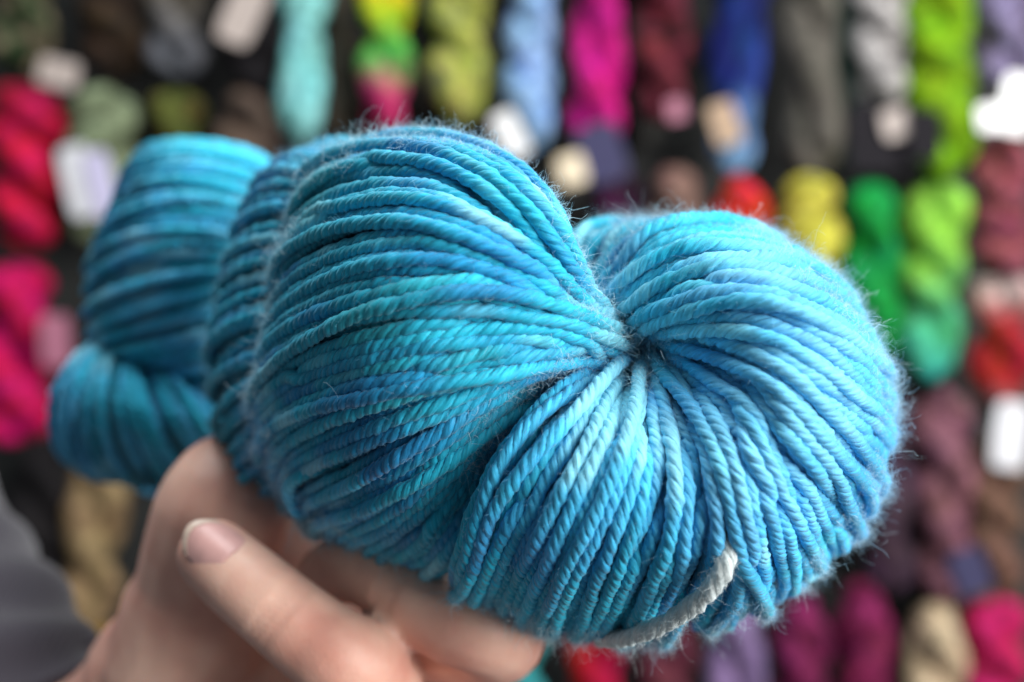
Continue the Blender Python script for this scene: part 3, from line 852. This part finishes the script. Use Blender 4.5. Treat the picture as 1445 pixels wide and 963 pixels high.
def px2m(px, d): return px * d / FPX
def hank(x, y0, y1, w, cols, label, bands=False, d=HANG_D, tags=(), var=None, rot=None, tilt=0.0):
    """hank hanging from pixel (x, y0) to y1, w pixels wide; tags: (px, py, w, h, angle, material)"""
    top = P(x, y0, d)
    i = len([o for o in COL.objects if o.name.startswith('hanging_skein')])
    t = thing('hanging_skein', top, label, 'yarn skein', 'skeins hanging on the display wall')
    mat = hank_material('hank_dye', cols, bands)
    L = px2m(y1 - y0, d); W = px2m(w, d)
    t.rotation_euler = (random.uniform(-0.02, 0.03), tilt + random.uniform(-0.045, 0.045), 0)
    for me in HANKS[(var if var is not None else i) % 6]:
        o = bpy.data.objects.new('ply', me); COL.objects.link(o); o.parent = t
        o.scale = (W / 0.075, W / 0.075, L / 0.225)
        o.rotation_euler = (0, 0, rot if rot is not None else random.uniform(0, 6.28))
        if me is HANKS[(var if var is not None else i) % 6][0]: keep = o.rotation_euler.z
        else: o.rotation_euler.z = keep
        o.material_slots[0].link = 'OBJECT'; o.material_slots[0].material = mat
    for ti, (tx, ty, tw, th, ang, mk) in enumerate(tags):
        dt = d - W * 0.5 - 0.006 - 0.006 * ti
        c = P(tx, ty, dt) - top
        w2, h2 = px2m(tw, dt) / 2, px2m(th, dt) / 2
        V = []; 
        for yy in (0, 0.0012):
            for k in range(20):       # rounded card
                a = 2 * math.pi * k / 20
                ex = math.copysign(abs(math.cos(a)) ** 0.35, math.cos(a)) * w2; ez = math.copysign(abs(math.sin(a)) ** 0.35, math.sin(a)) * h2
                V.append((c[0] + ex * math.cos(ang) - ez * math.sin(ang), c[1] + yy - 0.25 * ex * 0 , c[2] + ex * math.sin(ang) + ez * math.cos(ang)))
        me = bpy.data.meshes.new('tag')
        me.from_pydata(V, [], [tuple(range(20))[::-1] if False else tuple(range(20)), tuple(range(39, 19, -1))] + [(k, 20 + k, 20 + (k + 1) % 20, (k + 1) % 20) for k in range(20)])
        me.update()
        link('tag', me, t, tag_mats[mk])
    # the hook it hangs on
    hk = box('hook', (top[0] - 0.002, d - 0.012, top[2] - 0.013), (top[0] + 0.002, WALL_D + 0.002, top[2] - 0.009), wall, M_HOOK)
    return t

RED = [(0.42, 0.005, 0.045), (0.62, 0.012, 0.09)]
hanks = [
 # top row, hanging from above the frame
 (30, -150, 105, 90, [(0.012,0.025,0.010),(0.03,0.06,0.02),(0.30,0.24,0.17)], 'dark green and black skein in the top left corner', False, [(85,105,58,40,-.2,'beige')]),
 (150, -150, 112, 90, [(0.012,0.008,0.007),(0.07,0.04,0.02)], 'dark brown mottled skein above the sage green one'),
 (248, -150, 105, 90, [(0.25,0.20,0.16),(0.12,0.10,0.07),(0.16,0.17,0.20)], 'taupe and blue grey mottled skein left of the black one', True),
 (350, -140, 140, 90, [(0.008,0.007,0.009),(0.018,0.014,0.018)], 'black skein with a slanted beige tag', False, [(338,18,52,95,-.45,'beige')]),
 (428, -130, 203, 72, [(0.22,0.58,0.58),(0.33,0.68,0.66)], 'pale aqua skein above the top edge of the held skein'),
 (545, -25, 192, 76, [(0.75,0.38,0.01),(0.38,0.60,0.03),(0.08,0.45,0.10),(0.55,0.06,0.20),(0.55,0.01,0.10)], 'rainbow skein of yellow, green, pink and crimson', True),
 (650, -110, 178, 88, [(0.22,0.24,0.13),(0.45,0.50,0.10),(0.40,0.30,0.16)], 'olive and yellow green speckled skein'),
 (752, -110, 215, 74, [(0.17,0.32,0.58),(0.36,0.52,0.74),(0.16,0.30,0.66)], 'light periwinkle blue skein with a shiny white tag', False, [(728,190,34,66,.5,'glint')]),
 (850, -120, 205, 84, [(0.48,0.004,0.17),(0.66,0.02,0.30)], 'bright magenta skein with a dark blue tag', False, [(862,215,62,84,.35,'navy'),(820,240,40,44,.3,'cream')]),  # the cream tag is a highlight built as a card
 (945, -130, 168, 80, [(0.012,0.005,0.007),(0.22,0.035,0.06),(0.02,0.008,0.012)], 'dark maroon and black skein beside the magenta one', False, [(968,152,26,30,.2,'pink')]),
 (1048, -110, 240, 84, [(0.006,0.014,0.07),(0.012,0.03,0.18),(0.025,0.06,0.25),(0.30,0.52,0.80)], 'navy skein fading to light blue at its lower end', True, [(1034,172,40,62,.35,'tan')]),
 (1138, -120, 245, 84, [(0.13,0.12,0.10),(0.19,0.175,0.15)], 'taupe grey skein between the navy and the white ones'),
 (1236, -110, 150, 82, [(0.40,0.37,0.36),(0.60,0.57,0.56),(0.10,0.09,0.09)], 'grey white skein with a black tag', False, [(1232,190,90,100,0,'black'),(1255,172,38,42,.2,'beige')]),
 (1322, -90, 258, 98, [(0.14,0.30,0.008),(0.30,0.52,0.012)], 'large lime green skein with a small black tag in the top row', False, [(1303,190,46,72,0,'black')]),
 (1418, -110, 140, 84, [(0.16,0.10,0.20),(0.36,0.32,0.50),(0.09,0.05,0.10)], 'lavender grey skein in the top right corner with a bright white tag', False, [(1428,148,44,84,-.2,'glint'),(1388,166,32,36,.1,'glint')]),
 # second row
 (40, 118, 350, 104, RED, 'crimson skein, upper of the two on the left edge'),
 (150, 122, 345, 98, [(0.19,0.23,0.14),(0.25,0.30,0.19)], 'sage green skein with a white and lilac tag', False, [(118,258,44,104,.28,'white'),(150,262,36,100,.28,'lilac')]),
 (250, 130, 340, 86, [(0.05,0.08,0.02),(0.12,0.14,0.03),(0.10,0.05,0.02)], 'mossy green and brown skein behind the far end of the held skein'),
 (345, 128, 340, 90, [(0.07,0.055,0.045),(0.16,0.11,0.085)], 'brown grey skein under the black one'),
 (870, 245, 480, 86, [(0.02,0.006,0.02),(0.10,0.02,0.08)], 'dark plum skein showing through the notch of the held skein'),
 (955, 238, 480, 88, [(0.22,0.12,0.10),(0.32,0.20,0.17),(0.10,0.05,0.05)], 'brown pink skein above the notch of the held skein'),
 (1042, 248, 490, 74, [(0.55,0.01,0.05),(0.80,0.10,0.01),(0.30,0.01,0.04)], 'red and orange skein just above the held skein'),
 (1142, 248, 500, 88, [(0.52,0.50,0.06),(0.66,0.62,0.12)], 'yellow skein left of the green one'),
 (1232, 258, 505, 88, [(0.006,0.24,0.05),(0.012,0.42,0.10)], 'emerald green skein beside the yellow one'),
 (1322, 258, 540, 92, [(0.34,0.66,0.10),(0.30,0.62,0.08),(0.10,0.48,0.22),(0.05,0.42,0.38)], 'lime skein fading to aqua at its lower end', True),
 (1408, 190, 400, 86, [(0.30,0.06,0.08),(0.36,0.12,0.14),(0.24,0.04,0.10)], 'dusty rose skein on the right edge'),
 # third row
 (30, 372, 625, 104, [(0.50,0.004,0.10),(0.62,0.008,0.13)], 'magenta crimson skein, lower of the two on the left edge', False, [(82,478,42,74,.1,'pink')]),
 (1330, 545, 850, 86, [(0.16,0.055,0.09),(0.30,0.14,0.18),(0.15,0.07,0.06)], 'mauve plum skein under the lime and aqua one'),
 (1245, 545, 835, 76, [(0.03,0.012,0.03),(0.10,0.06,0.08),(0.06,0.015,0.09)], 'dark purple grey skein at the right side of the held skein'),
 (1415, 385, 600, 88, [(0.66,0.58,0.55),(0.45,0.03,0.03),(0.40,0.015,0.02),(0.05,0.18,0.17)], 'white, red and teal skein on the right edge', True, [(1432,615,50,96,-.1,'white')]),
 (1402, 620, 850, 84, [(0.12,0.07,0.045),(0.26,0.15,0.11),(0.14,0.12,0.06)], 'tan brown skein above the magenta one at the lower right', False, [(1376,808,50,66,.4,'navy')]),
 (60, 622, 880, 92, [(0.008,0.007,0.009),(0.022,0.018,0.02)], 'black skein below the magenta crimson one'),
 (142, 640, 890, 88, [(0.34,0.24,0.14),(0.22,0.15,0.08)], 'beige tan skein between the sleeve and the held skein'),
 # bottom row
 (110, 868, 1120, 80, [(0.45,0.26,0.03),(0.30,0.16,0.02)], 'mustard yellow skein whose top shows beside the cuff'),
 (590, 905, 1150, 86, [(0.10,0.03,0.03),(0.14,0.12,0.04),(0.28,0.02,0.06)], 'maroon and olive skein beneath the curled fingers'),
 (735, 862, 1130, 80, [(0.05,0.42,0.45),(0.10,0.52,0.53)], 'aqua skein at the bottom edge under the fingertips'),
 (838, 868, 1130, 82, [(0.50,0.005,0.05),(0.34,0.004,0.05)], 'red skein at the bottom edge right of the aqua one'),
 (942, 862, 1130, 86, [(0.20,0.05,0.08),(0.10,0.02,0.04)], 'dusky rose skein at the bottom edge'),
 (1042, 850, 1120, 84, [(0.26,0.18,0.36),(0.34,0.24,0.42)], 'lavender skein at the bottom edge'),
 (1132, 842, 1110, 82, [(0.12,0.012,0.05),(0.28,0.03,0.13)], 'dark plum skein at the bottom edge right of the lavender one'),
 (1218, 822, 1100, 86, [(0.16,0.012,0.06),(0.30,0.03,0.13)], 'magenta plum skein at the bottom edge left of the cream one'),
 (1318, 850, 1110, 96, [(0.58,0.45,0.30),(0.68,0.56,0.40)], 'cream skein with a round top at the bottom edge'),
 (1405, 842, 1110, 96, [(0.50,0.012,0.10),(0.60,0.03,0.17)], 'crimson pink skein in the lower right corner'),
]
for h in hanks:
    x, y0, y1, w, cols, label = h[:6]
    hank(x, y0, y1, w, cols, label, h[6] if len(h) > 6 else False, tags=h[7] if len(h) > 7 else ())
# a second layer of muted skeins close to the wall, seen in the gaps
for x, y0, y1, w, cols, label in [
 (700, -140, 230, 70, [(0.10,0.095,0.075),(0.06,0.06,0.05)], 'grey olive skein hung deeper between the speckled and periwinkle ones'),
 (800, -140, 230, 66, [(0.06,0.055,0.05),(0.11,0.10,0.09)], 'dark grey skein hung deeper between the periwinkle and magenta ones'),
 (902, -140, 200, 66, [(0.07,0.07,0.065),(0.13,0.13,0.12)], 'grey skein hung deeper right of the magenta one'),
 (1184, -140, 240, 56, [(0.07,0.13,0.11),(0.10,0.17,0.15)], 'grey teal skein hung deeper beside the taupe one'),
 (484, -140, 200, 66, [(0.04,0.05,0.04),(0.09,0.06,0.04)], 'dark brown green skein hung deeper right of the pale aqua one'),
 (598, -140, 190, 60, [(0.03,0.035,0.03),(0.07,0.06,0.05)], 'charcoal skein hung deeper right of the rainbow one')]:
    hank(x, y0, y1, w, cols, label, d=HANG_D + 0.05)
